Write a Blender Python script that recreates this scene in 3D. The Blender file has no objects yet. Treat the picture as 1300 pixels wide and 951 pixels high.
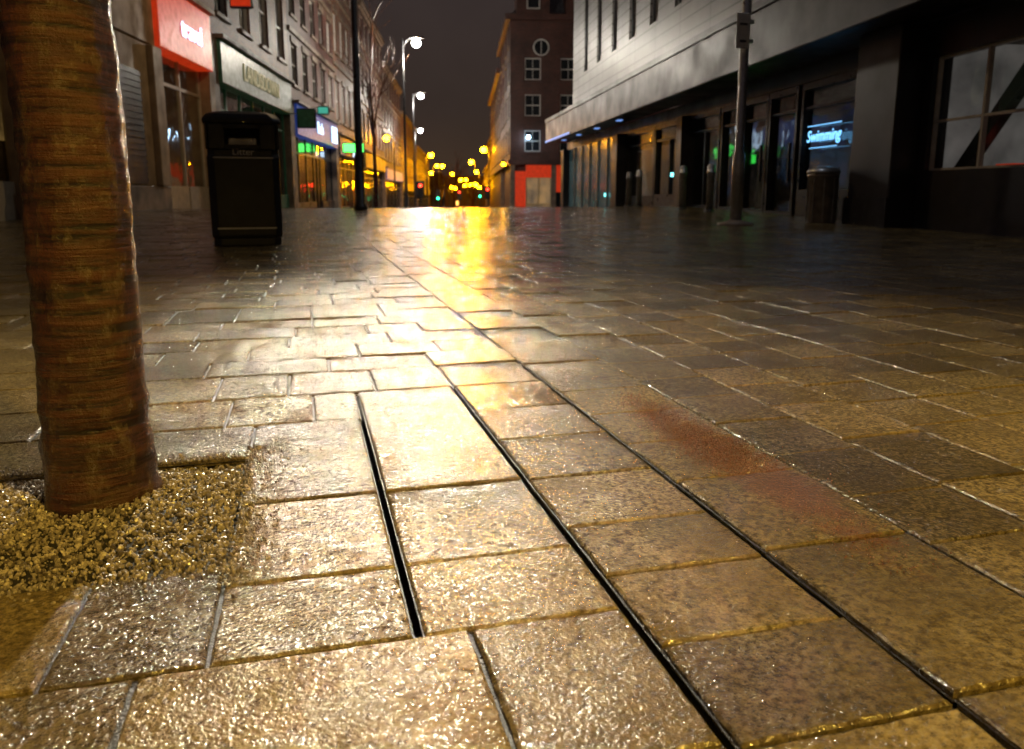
import bpy, bmesh, math, random
import numpy as np
from mathutils import Vector, noise, Matrix
random.seed(7); np.random.seed(7)
S=bpy.context.scene
S.view_settings.view_transform='Standard'; S.view_settings.look='None'; S.view_settings.exposure=0

# ---------------------------------------------------------------- ground profile
def sm(t): t=max(0,min(1,t)); return t*t*(3-2*t)
def g(y):
    if y<5: return 0.0
    if y<18: return .18*sm((y-5)/13)
    t=min(y,130)-18
    return .18-.035*t*t/(t+4)

# ---------------------------------------------------------------- materials
def nm(name):
    m=bpy.data.materials.new(name); m.use_nodes=True
    nt=m.node_tree; b=nt.nodes['Principled BSDF']; return m,nt,b
def noi(nt,vec,scale,detail=4,rough=.55):
    n=nt.nodes.new('ShaderNodeTexNoise'); n.inputs['Scale'].default_value=scale
    n.inputs['Detail'].default_value=detail; n.inputs['Roughness'].default_value=rough
    nt.links.new(vec,n.inputs['Vector']); return n.outputs['Fac']
def ramp(nt,fac,stops):
    r=nt.nodes.new('ShaderNodeValToRGB'); e=r.color_ramp.elements
    while len(e)<len(stops): e.new(.5)
    for i,(p,c) in enumerate(stops):
        e[i].position=p; e[i].color=(c,c,c,1) if not isinstance(c,tuple) else (*c,1)
    nt.links.new(fac,r.inputs['Fac']); return r.outputs['Color']
def mixc(nt,f,a,b,mode='MIX'):
    n=nt.nodes.new('ShaderNodeMix'); n.data_type='RGBA'; n.blend_type=mode
    for s,v in ((n.inputs[0],f),(n.inputs[6],a),(n.inputs[7],b)):
        if hasattr(v,'is_linked') or hasattr(v,'links'): nt.links.new(v,s)
        elif isinstance(v,tuple): s.default_value=(*v,1)
        else: s.default_value=v
    return n.outputs[2]
def math_(nt,op,a,b=0.0):
    n=nt.nodes.new('ShaderNodeMath'); n.operation=op
    for i,v in enumerate((a,b)):
        if hasattr(v,'links'): nt.links.new(v,n.inputs[i])
        else: n.inputs[i].default_value=v
    return n.outputs[0]
def bump(nt,h,dist,strength=1,prev=None):
    n=nt.nodes.new('ShaderNodeBump'); n.inputs['Distance'].default_value=dist; n.inputs['Strength'].default_value=strength
    nt.links.new(h,n.inputs['Height'])
    if prev: nt.links.new(prev,n.inputs['Normal'])
    return n.outputs['Normal']
def obj(nt): return nt.nodes.new('ShaderNodeTexCoord').outputs['Object']

def simple(name,col,rough=.5,metal=0,var=.35,scale=6,bd=.0,emis=None,es=0,bs=40):
    m,nt,b=nm(name); o=obj(nt)
    f=noi(nt,o,scale,4)
    c=mixc(nt,ramp(nt,f,[(.3,0.0),(.7,1.0)]),tuple(x*(1-var) for x in col),tuple(min(1,x*(1+var)) for x in col))
    nt.links.new(c,b.inputs['Base Color'])
    r=ramp(nt,f,[(.3,min(1,rough*1.25)),(.7,max(.03,rough*.7))])
    nt.links.new(r,b.inputs['Roughness']); b.inputs['Metallic'].default_value=metal
    if bd: nt.links.new(bump(nt,noi(nt,o,bs,4),bd),b.inputs['Normal'])
    if emis:
        b.inputs['Emission Color'].default_value=(*emis,1)
        nt.links.new(ramp(nt,f,[(.3,es*(1-var)),(.7,es*(1+var))]),b.inputs['Emission Strength'])
    return m
def glow(name,col,s,var=0,scale=1.5):
    m,nt,b=nm(name)
    b.inputs['Base Color'].default_value=(.3,.3,.3,1)
    b.inputs['Emission Strength'].default_value=s
    if var:
        f=noi(nt,obj(nt),scale,3)
        nt.links.new(mixc(nt,ramp(nt,f,[(.35,0.0),(.65,1.0)]),tuple(c*(1-var) for c in col),col),b.inputs['Emission Color'])
    else: b.inputs['Emission Color'].default_value=(*col,1)
    return m
def brick(name,c1,c2,mortar=(.25,.23,.2)):
    m,nt,b=nm(name); o=obj(nt)
    sx=nt.nodes.new('ShaderNodeSeparateXYZ'); nt.links.new(o,sx.inputs[0])
    cx=nt.nodes.new('ShaderNodeCombineXYZ'); nt.links.new(math_(nt,'ADD',sx.outputs[0],sx.outputs[1]),cx.inputs[0]); nt.links.new(sx.outputs[2],cx.inputs[1])
    t=nt.nodes.new('ShaderNodeTexBrick'); nt.links.new(cx.outputs[0],t.inputs['Vector'])
    t.inputs['Scale'].default_value=1; t.inputs['Brick Width'].default_value=.225; t.inputs['Row Height'].default_value=.075; t.inputs['Mortar Size'].default_value=.008
    t.inputs['Color1'].default_value=(*c1,1); t.inputs['Color2'].default_value=(*c2,1); t.inputs['Mortar'].default_value=(*mortar,1)
    dirt=ramp(nt,noi(nt,o,.7,5),[(.3,.45),(.7,1.0)])
    nt.links.new(mixc(nt,1.0,t.outputs['Color'],dirt,'MULTIPLY'),b.inputs['Base Color'])
    b.inputs['Roughness'].default_value=.55
    return m
def shopglass(name):
    m=bpy.data.materials.new(name); m.use_nodes=True; nt=m.node_tree; nt.nodes.clear()
    o=nt.nodes.new('ShaderNodeOutputMaterial'); mx=nt.nodes.new('ShaderNodeMixShader')
    tr=nt.nodes.new('ShaderNodeBsdfTransparent'); tr.inputs[0].default_value=(.88,.92,.92,1)
    gl=nt.nodes.new('ShaderNodeBsdfGlossy'); gl.inputs['Roughness'].default_value=.05
    lw=nt.nodes.new('ShaderNodeLayerWeight'); lw.inputs[0].default_value=.5
    f=math_(nt,'ADD',math_(nt,'MULTIPLY',math_(nt,'POWER',lw.outputs['Facing'],4.0),.8),.05)
    nt.links.new(bump(nt,noi(nt,obj(nt),1.2,2),.02),gl.inputs['Normal'])
    nt.links.new(f,mx.inputs[0]); nt.links.new(tr.outputs[0],mx.inputs[1]); nt.links.new(gl.outputs[0],mx.inputs[2]); nt.links.new(mx.outputs[0],o.inputs[0]); return m

def paving_mat():
    m,nt,b=nm('wet_stone_paving'); o=obj(nt)
    at=nt.nodes.new('ShaderNodeAttribute'); at.attribute_name='slab'
    sp=nt.nodes.new('ShaderNodeSeparateColor'); nt.links.new(at.outputs['Color'],sp.inputs[0])
    vm=nt.nodes.new('ShaderNodeVectorMath'); vm.operation='MULTIPLY_ADD'
    nt.links.new(at.outputs['Color'],vm.inputs[0]); vm.inputs[1].default_value=(7,5,9); nt.links.new(o,vm.inputs[2]); v=vm.outputs[0]
    mot=noi(nt,v,100,5,.7); big=noi(nt,v,9,4)
    c=mixc(nt,ramp(nt,mot,[(.38,0.0),(.60,1.0)]),(.085,.064,.032),(.33,.265,.14))
    c=mixc(nt,ramp(nt,big,[(.38,0.0),(.72,.8)]),c,(.14,.105,.055))
    vo=nt.nodes.new('ShaderNodeTexVoronoi'); vo.inputs['Scale'].default_value=230; nt.links.new(v,vo.inputs['Vector'])
    c=mixc(nt,ramp(nt,vo.outputs['Distance'],[(.12,.5),(.28,0.0)]),c,(.03,.022,.012))
    tint=mixc(nt,sp.outputs[0],(.55,.52,.48),(1.25,1.18,1.0)); c=mixc(nt,1.0,c,tint,'MULTIPLY')
    dirt=ramp(nt,noi(nt,o,1.3,5),[(.3,.45),(.7,1.1)]); c=mixc(nt,1.0,c,dirt,'MULTIPLY')
    sx=nt.nodes.new('ShaderNodeSeparateXYZ'); nt.links.new(o,sx.inputs[0])
    ex=math_(nt,'POWER',math_(nt,'ABSOLUTE',math_(nt,'MULTIPLY',math_(nt,'SUBTRACT',sx.outputs[0],.775),1/.085)),2)
    ey=math_(nt,'POWER',math_(nt,'ABSOLUTE',math_(nt,'MULTIPLY',math_(nt,'SUBTRACT',sx.outputs[1],1.30),1/.50)),2)
    r=math_(nt,'ADD',math_(nt,'ADD',ex,ey),math_(nt,'MULTIPLY',math_(nt,'SUBTRACT',noi(nt,o,22,4),.5),2.2))
    st=ramp(nt,r,[(.35,.65),(1.2,0.0)])
    c=mixc(nt,st,c,(.13,.058,.036))
    nt.links.new(c,b.inputs['Base Color'])
    wet=ramp(nt,noi(nt,o,11,5,.6),[(.38,.045),(.70,.15)])
    wet=math_(nt,'ADD',wet,math_(nt,'MULTIPLY',sp.outputs[1],.035))
    nt.links.new(wet,b.inputs['Roughness'])
    b.inputs['IOR'].default_value=1.55; b.inputs['Specular IOR Level'].default_value=.7
    n1=bump(nt,noi(nt,v,26,2),.0012)
    n2=bump(nt,noi(nt,v,180,2,.6),.0030,1,n1)
    nt.links.new(n2,b.inputs['Normal'])
    return m
def bark_mat(name='wet_bark',k=1.0):
    m,nt,b=nm(name); o=obj(nt)
    mp=nt.nodes.new('ShaderNodeMapping'); mp.inputs['Scale'].default_value=(6,6,95); nt.links.new(o,mp.inputs[0])
    ring=noi(nt,mp.outputs[0],1,6,.65)
    mp2=nt.nodes.new('ShaderNodeMapping'); mp2.inputs['Scale'].default_value=(30,30,17); nt.links.new(o,mp2.inputs[0])
    pat=noi(nt,mp2.outputs[0],1,6,.66)
    c=mixc(nt,ramp(nt,ring,[(.36,0.0),(.62,1.0)]),(.012,.005,.003),(.085*k,.028*k,.014*k))
    c=mixc(nt,ramp(nt,pat,[(.52,0.0),(.68,.65)]),c,(.13*k,.085*k,.035*k))
    nt.links.new(c,b.inputs['Base Color'])
    nt.links.new(ramp(nt,pat,[(.3,.10),(.7,.32)]),b.inputs['Roughness'])
    h=math_(nt,'ADD',math_(nt,'MULTIPLY',ring,1.0),math_(nt,'MULTIPLY',pat,.7))
    n=bump(nt,h,.010); n=bump(nt,noi(nt,o,260,3),.002,1,n)
    nt.links.new(n,b.inputs['Normal']); return m

M={}
M['pave']=paving_mat()
M['mortar']=simple('joint_mortar',(.016,.012,.008),.35,bd=.002,bs=250,scale=60)
M['earth']=simple('dark_ground',(.012,.01,.008),.7,bd=.004,bs=120)
M['asphalt']=simple('wet_asphalt',(.05,.045,.042),.2,bd=.004,bs=60,scale=3)
M['bark']=bark_mat()
M['stone_cream']=simple('cream_stone',(.32,.22,.12),.6,scale=2.5,var=.35)
M['stone_dk']=simple('weathered_stone',(.20,.15,.11),.6,scale=2.5)
M['brick_or']=brick('orange_brick',(.32,.12,.05),(.21,.07,.03))
M['brick_dk']=brick('dark_brick',(.15,.042,.026),(.09,.027,.018),(.11,.09,.08))
M['slate']=simple('slate',(.06,.06,.065),.5)
M['white']=simple('white_paint',(.60,.57,.52),.4,var=.15)
M['cream']=simple('cream_paint',(.50,.41,.27),.45,var=.15)
M['black']=simple('black_plastic',(.006,.006,.008),.42,scale=9,bd=.0008,bs=90)
M['blackp']=simple('black_paint',(.02,.02,.022),.35)
M['charcoal']=simple('charcoal_cladding',(.025,.025,.03),.42,scale=1.5)
M['steel']=simple('galvanised_steel',(.38,.38,.38),.38,metal=.8,var=.2,scale=12)
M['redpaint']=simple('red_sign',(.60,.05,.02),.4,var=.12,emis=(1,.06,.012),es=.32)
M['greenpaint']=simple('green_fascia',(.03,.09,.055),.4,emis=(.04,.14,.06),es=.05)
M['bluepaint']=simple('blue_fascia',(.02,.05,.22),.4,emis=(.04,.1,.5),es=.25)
M['glass']=simple('dark_glass',(.015,.017,.02),.08,scale=1,var=.4)
M['sglass']=shopglass('shop_glass')
M['interior']=simple('dim_interior',(.10,.08,.06),.7)
M['g_warm']=glow('warm_interior_light',(1,.55,.16),.26,.85)
M['g_cool']=glow('cool_interior_light',(.25,.5,1),.40,.9)
M['g_dim']=glow('faint_shop_glow',(.5,.55,.6),.022,.85,.6)
M['g_white']=glow('white_lamp',(1,.93,.82),900)
M['g_sod']=glow('sodium_lamp',(1,.42,.001),8)
M['g_neon']=glow('neon_tube',(.18,.55,1),2.6)
M['g_green']=glow('green_light',(.06,1,.10),3.0)
M['g_red']=glow('red_light',(1,.03,.01),14)
M['g_tgreen']=glow('traffic_green',(.02,1,.4),14)
M['g_signw']=glow('lit_letters',(.55,.75,1),2.2)
M['g_signy']=glow('pale_letters',(.8,.68,.3),.25)
M['g_soffit']=glow('blue_strip_light',(.22,.42,1),1.0)

def clad():
    m,nt,b=nm('grey_panel_cladding'); o=obj(nt)
    sx=nt.nodes.new('ShaderNodeSeparateXYZ'); nt.links.new(o,sx.inputs[0])
    cx=nt.nodes.new('ShaderNodeCombineXYZ'); nt.links.new(math_(nt,'ADD',sx.outputs[0],sx.outputs[1]),cx.inputs[0]); nt.links.new(sx.outputs[2],cx.inputs[1])
    t=nt.nodes.new('ShaderNodeTexBrick'); nt.links.new(cx.outputs[0],t.inputs['Vector']); t.offset=0
    t.inputs['Scale'].default_value=1; t.inputs['Brick Width'].default_value=1.8; t.inputs['Row Height'].default_value=.3; t.inputs['Mortar Size'].default_value=.016
    t.inputs['Color1'].default_value=(.25,.245,.255,1); t.inputs['Color2'].default_value=(.19,.187,.195,1); t.inputs['Mortar'].default_value=(.03,.03,.03,1)
    nt.links.new(mixc(nt,1.0,t.outputs['Color'],ramp(nt,noi(nt,o,.8,5),[(.3,.55),(.7,1.0)]),'MULTIPLY'),b.inputs['Base Color'])
    b.inputs['Roughness'].default_value=.4; return m
M['clad']=clad()

# ---------------------------------------------------------------- helpers
def link(o,parent=None):
    S.collection.objects.link(o)
    if parent: o.parent=parent
    return o
def empty(name,loc=(0,0,0),rot=0):
    e=bpy.data.objects.new(name,None); e.empty_display_size=.3; e.location=loc; e.rotation_euler=(0,0,math.radians(rot)); return link(e)
def meshobj(name,vs,fs,mats,parent=None,smooth=False,loc=None):
    me=bpy.data.meshes.new(name); me.from_pydata(vs,[],fs); 
    for m in (mats if isinstance(mats,list) else [mats]): me.materials.append(m)
    if smooth: me.polygons.foreach_set('use_smooth',[True]*len(me.polygons))
    me.update(); o=bpy.data.objects.new(name,me); link(o,parent)
    if loc: o.location=loc
    return o
BF=[(0,3,2,1),(4,5,6,7),(0,1,5,4),(1,2,6,5),(2,3,7,6),(3,0,4,7)]
def boxes(name,bl,mat,parent=None,T=None,bevel=0):
    vs=[];fs=[]
    for (x0,x1,y0,y1,z0,z1) in bl:
        if T:
            a=T(x0,y0,z0); b=T(x1,y1,z1)
            x0,x1=sorted((a[0],b[0])); y0,y1=sorted((a[1],b[1])); z0,z1=sorted((a[2],b[2]))
        k=len(vs)
        vs+=[(x0,y0,z0),(x1,y0,z0),(x1,y1,z0),(x0,y1,z0),(x0,y0,z1),(x1,y0,z1),(x1,y1,z1),(x0,y1,z1)]
        fs+=[tuple(i+k for i in f) for f in BF]
    o=meshobj(name,vs,fs,mat,parent)
    if bevel:
        m=o.modifiers.new('b','BEVEL'); m.width=bevel; m.segments=2; m.limit_method='ANGLE'
    return o
def lathe(name,prof,mat,parent=None,loc=(0,0,0),n=24,smooth=True):
    vs=[];fs=[]
    for r,z in prof:
        for i in range(n): a=2*math.pi*i/n; vs.append((r*math.cos(a),r*math.sin(a),z))
    for j in range(len(prof)-1):
        for i in range(n): fs.append((j*n+i,j*n+(i+1)%n,(j+1)*n+(i+1)%n,(j+1)*n+i))
    fs.append(tuple(range(n))[::-1]); fs.append(tuple((len(prof)-1)*n+i for i in range(n)))
    return meshobj(name,vs,fs,mat,parent,smooth,loc)
def tubes(segs,n=6):
    vs=[];fs=[]
    for a,b,ra,rb in segs:
        a=Vector(a);b=Vector(b);d=(b-a)
        if d.length<1e-6: continue
        d.normalize(); u=d.orthogonal().normalized(); w=d.cross(u); k=len(vs)
        for c,r in ((a,ra),(b,rb)):
            for i in range(n):
                t=2*math.pi*i/n; vs.append(tuple(c+u*(r*math.cos(t))+w*(r*math.sin(t))))
        for i in range(n): fs.append((k+i,k+(i+1)%n,k+n+(i+1)%n,k+n+i))
        fs.append(tuple(k+i for i in range(n))[::-1]); fs.append(tuple(k+n+i for i in range(n)))
    return vs,fs
def text(name,s,size,mat,parent,loc,rot,ext=.01,align='CENTER',sx=1,shear=0):
    c=bpy.data.curves.new(name,'FONT'); c.body=s; c.size=size; c.extrude=ext; c.align_x=align; c.align_y='CENTER'; c.materials.append(mat); c.shear=shear
    o=bpy.data.objects.new(name,c); link(o,parent); o.location=loc; o.rotation_euler=[math.radians(v) for v in rot]; o.scale=(sx,1,1); return o

# ---------------------------------------------------------------- ground
ys=[-400,-50,-2]+[float(i) for i in range(0,134,1)]+[200,400,700,1100]
xs=[-700,-100,-20,-10,0,10,20,60,150,700]
vs=[(x,y,g(y)-.035) for y in ys for x in xs]
nx=len(xs); fs=[(j*nx+i,j*nx+i+1,(j+1)*nx+i+1,(j+1)*nx+i) for j in range(len(ys)-1) for i in range(nx-1)]
meshobj('ground',vs,fs,M['earth'])

V=[];F=[];MI=[];COL=[]
def perim(x0,x1,y0,y1,n,j):
    p=[]
    cs=[(x0,y0),(x1,y0),(x1,y1),(x0,y1)]
    for k in range(4):
        a=cs[k];b=cs[(k+1)%4]
        for i in range(n):
            t=i/n; x=a[0]+(b[0]-a[0])*t; y=a[1]+(b[1]-a[1])*t
            if j and i: x+=random.uniform(-j,j); y+=random.uniform(-j,j)
            p.append((x,y))
    return p
def cell(x0,x1,y0,y1):
    ym=(y0+y1)/2
    sl=.0048
    if abs(x1-.106)<1e-3 and .82<ym<1.74: x1-=sl
    if abs(x0-.106)<1e-3 and .82<ym<1.74: x0+=sl
    if abs(x1-.36)<1e-3 and ym<1.98: x1-=sl
    if abs(x0-.36)<1e-3 and ym<1.98: x0+=sl
    if abs(x1-.61)<1e-3 and ym<2.24: x1-=sl
    if abs(x0-.61)<1e-3 and ym<2.24: x0+=sl
    near=(ym<4.0 and -2<x0<4)
    n=14 if near else (4 if ym<8 else 1); j=.0008 if near else (.001 if ym<8 else 0)
    gp=random.uniform(.0020,.0034)*(1 if ym<4 else 1.7)
    q_=1 if ym<2.3 else 1.7
    bz=random.uniform(-.0015,.0015)*q_; tx=random.uniform(-.007,.007)*q_; ty=random.uniform(-.007,.007)*q_
    xm=(x0+x1)/2
    col=(random.random(),random.random(),random.random(),1)
    k=len(V)
    P=perim(x0+gp,x1-gp,y0+gp,y1-gp,n,j); m=len(P)
    bw=.003 if near else .005
    def hz(x,y,z): return g(y)+z+bz+tx*(x-xm)+ty*(y-ym)
    for (x,y) in P: V.append((x,y,hz(x,y,-.013)))
    for (x,y) in P: V.append((xm+(x-xm)*.998,ym+(y-ym)*.998,hz(x,y,-.0028)))
    for i,(x,y) in enumerate(P):
        jj=random.uniform(.6,1.7) if near else 1
        X=min(max(x,x0+gp+bw*jj),x1-gp-bw*jj); Y=min(max(y,y0+gp+bw*jj),y1-gp-bw*jj); V.append((X,Y,hz(X,Y,0)))
    for r in range(2):
        for i in range(m): F.append((k+r*m+i,k+r*m+(i+1)%m,k+(r+1)*m+(i+1)%m,k+(r+1)*m+i)); MI.append(0)
    F.append(tuple(k+2*m+i for i in range(m))); MI.append(0)
    q=len(V); zb=-.0065+random.uniform(-.001,.001)
    V.extend([(x0,y0,g(y0)+zb),(x1,y0,g(y0)+zb),(x1,y1,g(y1)+zb),(x0,y1,g(y1)+zb)]); F.append((q,q+1,q+2,q+3)); MI.append(1)
    COL.extend([col]*(len(V)-k))
def rowcells(y0,y1,xa,xb,ls,first=None):
    x=xb
    if first: cell(x-first,x,y0,y1); x-=first
    while x>xa+.05:
        l=random.choice(ls); 
        if x-l<xa+.1: l=x-xa
        cell(x-l,x,y0,y1); x-=l
def lst_rows(x0,x1,L):
    for a,b in zip(L[:-1],L[1:]): cell(x0,x1,a,b)
lst_rows(-.125,.106,[.82,1.0,1.275,1.74])
lst_rows(.106,.36,[.82,1.0,1.275,1.98])
lst_rows(.36,.61,[-.5,-.2,0,.2,.4,.56,.73,.9,1.06,1.27,1.5,1.74,1.98,2.24])
for a,b in ((-1.12,-.87),(-.87,-.58),(-.58,-.29),(-.29,-.125)): cell(a,b,.82,1.05)
for a,b in ((-.87,-.62),(-.62,-.38),(-.38,-.125)): cell(a,b,1.52,1.74)
cell(-.87,-.62,1.05,1.3); cell(-.87,-.62,1.3,1.52)
cell(.165,.36,.57,.82)
rowcells(.57,.82,-3,.165,[.3,.38,.26],.36)
for k in range(4): rowcells(.57-.25*(k+1),.57-.25*k,-3,.36,[.3,.38,.26])
rowcells(1.74,1.98,-5,.106,[.18,.19,.22,.17],.106)
rowcells(1.98,2.24,-5,.36,[.18,.26,.32,.22],.2)
for a,b in ((.82,1.05),(1.05,1.3),(1.3,1.52),(1.52,1.74)): rowcells(a,b,-4,-1.12 if b<1.06 else -.87,[.25,.3,.36])
yr=2.24
while yr<9:
    rowcells(yr,yr+.2,-2.5-yr*1.1,.61,[.2,.26,.34,.3]); yr+=.2
ymax=yr
xc=.61
while xc<9.5:
    w_=.25 if xc<.8 else .2
    yy=-.6+random.random()*.3-.3
    while yy<ymax-.05:
        l=random.choice([.18,.22,.26,.2]) if xc>.8 else random.choice([.22,.28,.34])
        if yy+l>ymax-.1: l=ymax-yy
        if xc<2.2+yy*1.4+1: cell(xc,xc+w_,yy,yy+l)
        yy+=l
    xc+=w_
while yr<30:
    d=.22 if yr<16 else .3
    rowcells(yr,yr+d,-min(15,2.5+yr*1.0),min(11,.61+yr),[.22,.28,.34]); yr+=d
po=meshobj('pavement',V,F,[M['pave'],M['mortar']])
po.data.polygons.foreach_set('material_index',MI)
ca=po.data.color_attributes.new('slab','FLOAT_COLOR','POINT'); ca.data.foreach_set('color',np.array(COL,dtype=np.float32).ravel())

AL,AR=-11.3,-7.65
def LW(x,y,A=AL):
    a=math.radians(A); return (x*math.cos(a)-y*math.sin(a), x*math.sin(a)+y*math.cos(a))
rv=[];rf=[]
for i,a in enumerate(range(30,400,4)):
    for x in (-3.6,2.4):
        X,Y=LW(x,a); rv.append((X,Y,g(Y)-.01))
    if i: k=2*i; rf.append((k-2,k-1,k+1,k))
meshobj('road',rv,rf,M['asphalt'])
kb=[];kf=[]
for side in (-3.6,2.4):
    s=-1 if side<0 else 1
    base=len(kb)
    for i,a in enumerate(range(30,400,4)):
        for x,z in ((side,-.03),(side,.1),(side+s*4.6,.1)):
            X,Y=LW(x,a); kb.append((X,Y,g(Y)+z))
        if i:
            k=base+3*i
            for q in range(2): kf.append((k-3+q,k-2+q,k+1+q,k+q))
meshobj('kerb',kb,kf,M['stone_dk'])

# ---------------------------------------------------------------- gravel & grit
ico_bm=bmesh.new(); bmesh.ops.create_icosphere(ico_bm,subdivisions=1,radius=1); IV=np.array([v.co[:] for v in ico_bm.verts]); IF=np.array([[v.index for v in f.verts] for f in ico_bm.faces]); ico_bm.free()
def scatter(name,pts,sizes,mat,flat=.65):
    n=len(pts); Vv=[];Ff=[]
    cols=[]
    for i in range(n):
        a=np.random.uniform(0,6.28,3)
        R=np.array(Matrix.Rotation(a[0],3,'X')@Matrix.Rotation(a[1],3,'Y')@Matrix.Rotation(a[2],3,'Z'))
        sc=np.random.uniform(.6,1.15,3); sc[2]*=flat
        v=(IV*np.random.uniform(.82,1.12,(12,1))*sc)@R.T*sizes[i]+pts[i]
        Vv.append(v); Ff.append(IF+12*i); c=np.random.rand(3); cols.append(np.tile(np.append(c,1),(12,1)))
    o=meshobj(name,np.vstack(Vv).tolist(),np.vstack(Ff).tolist(),mat)
    ca=o.data.color_attributes.new('slab','FLOAT_COLOR','POINT'); ca.data.foreach_set('color',np.vstack(cols).astype(np.float32).ravel())
    return o
def stonemat(name,ca_,cb,rough=.3):
    m,nt,b=nm(name); at=nt.nodes.new('ShaderNodeAttribute'); at.attribute_name='slab'
    sp=nt.nodes.new('ShaderNodeSeparateColor'); nt.links.new(at.outputs['Color'],sp.inputs[0])
    c=mixc(nt,sp.outputs[0],ca_,cb); c=mixc(nt,1.0,c,ramp(nt,noi(nt,obj(nt),220,3),[(.3,.6),(.7,1.2)]),'MULTIPLY')
    nt.links.new(c,b.inputs['Base Color']); b.inputs['Roughness'].default_value=rough; return m
M['gravel']=stonemat('wet_gravel',(.09,.07,.055),(.46,.39,.31),.28)
M['grit']=stonemat('red_grit',(.10,.035,.02),(.32,.17,.12),.08)
TX,TY=-.345,1.355
def mound(x,y):
    e=min(x+.62,-.13-x,y-1.05,1.52-y)
    return -.014+.018*sm(e/.15)+.010*sm(1-math.hypot(x-TX,y-TY)/.25)+.005*noise.noise(Vector((x*9,y*9,0)))
gx=40
gv=[(-.62+.49*i/gx,1.05+.47*j/gx,mound(-.62+.49*i/gx,1.05+.47*j/gx)) for j in range(gx+1) for i in range(gx+1)]
gf=[(j*(gx+1)+i,j*(gx+1)+i+1,(j+1)*(gx+1)+i+1,(j+1)*(gx+1)+i) for j in range(gx) for i in range(gx)]
meshobj('soil',gv,gf,M['earth'],smooth=True)
pts=[];sz=[]
for i in range(12000):
    x=random.uniform(-.62,-.132); y=random.uniform(1.052,1.518)
    if math.hypot(x-TX,y-TY)<.075: continue
    s=random.choice([.0018,.0022,.0028,.0035,.0045,.006])*random.uniform(.8,1.2); pts.append((x,y,mound(x,y)+random.uniform(-.001,.004))); sz.append(s)
for i in range(1800):
    x=-.13+abs(random.gauss(0,.03)); y=random.uniform(1.0,1.58); 
    if random.random()<.4: x=random.uniform(-.62,-.1); y=1.05-abs(random.gauss(0,.03)) if random.random()<.5 else 1.52+abs(random.gauss(0,.02))
    s=random.choice([.0012,.0016,.002,.0028,.0038]); pts.append((x,y,s*.5)); sz.append(s)
scatter('gravel',np.array(pts),sz,M['gravel'])
pts=[];sz=[]
for i in range(7000):
    x=.775+random.gauss(0,.038); y=1.3+random.gauss(0,.22)
    if abs(y-1.3)>.5: continue
    s=random.uniform(.0006,.0018); pts.append((x,y,s*.4)); sz.append(s)
scatter('grit',np.array(pts),sz,M['grit'])
pts=[];sz=[]
for i in range(900):
    y=.5+abs(random.gauss(0,1.6)); x=random.uniform(-1.2,2.4)
    s=random.uniform(.0005,.0014); pts.append((x,y,g(y)+s*.4)); sz.append(s)
scatter('loose_sand',np.array(pts),sz,M['gravel'])

# ---------------------------------------------------------------- trees
def branch(segs,p,d,l,r,depth,rng,up=.15):
    n=4
    for i in range(n):
        d2=(d+Vector((rng.uniform(-.16,.16),rng.uniform(-.16,.16),rng.uniform(-.06,.16)+up*.3))).normalized()
        q=p+d2*(l/n); r2=r*.9; segs.append((p[:],q[:],r,r2)); p,r,d=q,r2,d2
        if depth>0 and i>=1:
            for _ in range(1 if i<n-1 else 2):
                a=rng.uniform(0,6.28); s=d.orthogonal().normalized(); s=Matrix.Rotation(a,3,d)@s
                nd=(d*.75+s*rng.uniform(.45,.85)+Vector((0,0,.15))).normalized()
                branch(segs,p,nd,l*rng.uniform(.55,.75),r*.62,depth-1,rng,up)
def bare_tree(name,x,y,h,r,seed,parentmat='bark',depth=4,spread=1.0):
    rng=random.Random(seed); segs=[]
    z0=g(y)-.05; p=Vector((0,0,0)); d=Vector((0,0,1)); rr=r
    n=6; th=h*.35
    for i in range(n):
        q=p+(d+Vector((rng.uniform(-.04,.04),rng.uniform(-.04,.04),0)))*(th/n); segs.append((p[:],q[:],rr,rr*.96)); p,rr=q,rr*.96
    for k in range(5):
        a=k*1.26+rng.uniform(-.3,.3); e=rng.uniform(.35,.7)*spread
        branch(segs,p-Vector((0,0,rng.uniform(0,th*.25))),Vector((math.cos(a)*e,math.sin(a)*e,1)).normalized(),h*.32*(.5+.5*spread),rr*.6,depth-1,rng)
    branch(segs,p,Vector((0,0,1)),h*.38,rr*.75,depth-1,rng)
    v,f=tubes(segs,5); return meshobj(name,v,f,M[parentmat],loc=(x,y,z0))
tree=empty('tree',(TX,TY,0))
n=96; Z=[]; z=-.03
while z<1.9: Z.append(z); z+=.006
vs=[];fs=[]
for z in Z:
    zz=max(z,0)
    r0=.0735+.010*math.exp(-zz/.22)+.010*math.exp(-zz/.035)
    r0+=.0035*math.exp(-((zz-.105)/.018)**2)+.003*math.exp(-((zz-.17)/.012)**2)-.002*math.exp(-((zz-.135)/.01)**2)
    cx=.006*math.sin(z*3.1); cy=.004*math.sin(z*2.3+1)
    for i in range(n):
        a=2*math.pi*i/n; ca_,sa=math.cos(a),math.sin(a)
        d=.0045*noise.noise(Vector((ca_*1.3,sa*1.3,z*3)))+.0028*noise.noise(Vector((ca_*2.2,sa*2.2,z*38)))+.0014*noise.noise(Vector((ca_*6,sa*6,z*90)))
        d+=.006*math.exp(-zz/.06)*math.sin(3*a+1)
        r=r0+d; vs.append((cx+r*ca_,cy+r*sa,z))
for j in range(len(Z)-1):
    for i in range(n): fs.append((j*n+i,j*n+(i+1)%n,(j+1)*n+(i+1)%n,(j+1)*n+i))
meshobj('trunk',vs,fs,M['bark'],tree,True)
segs=[]; rng=random.Random(3); p=Vector((.006*math.sin(1.89*3.1),.004*math.sin(1.89*2.3+1),1.85)); rr=.071
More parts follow.
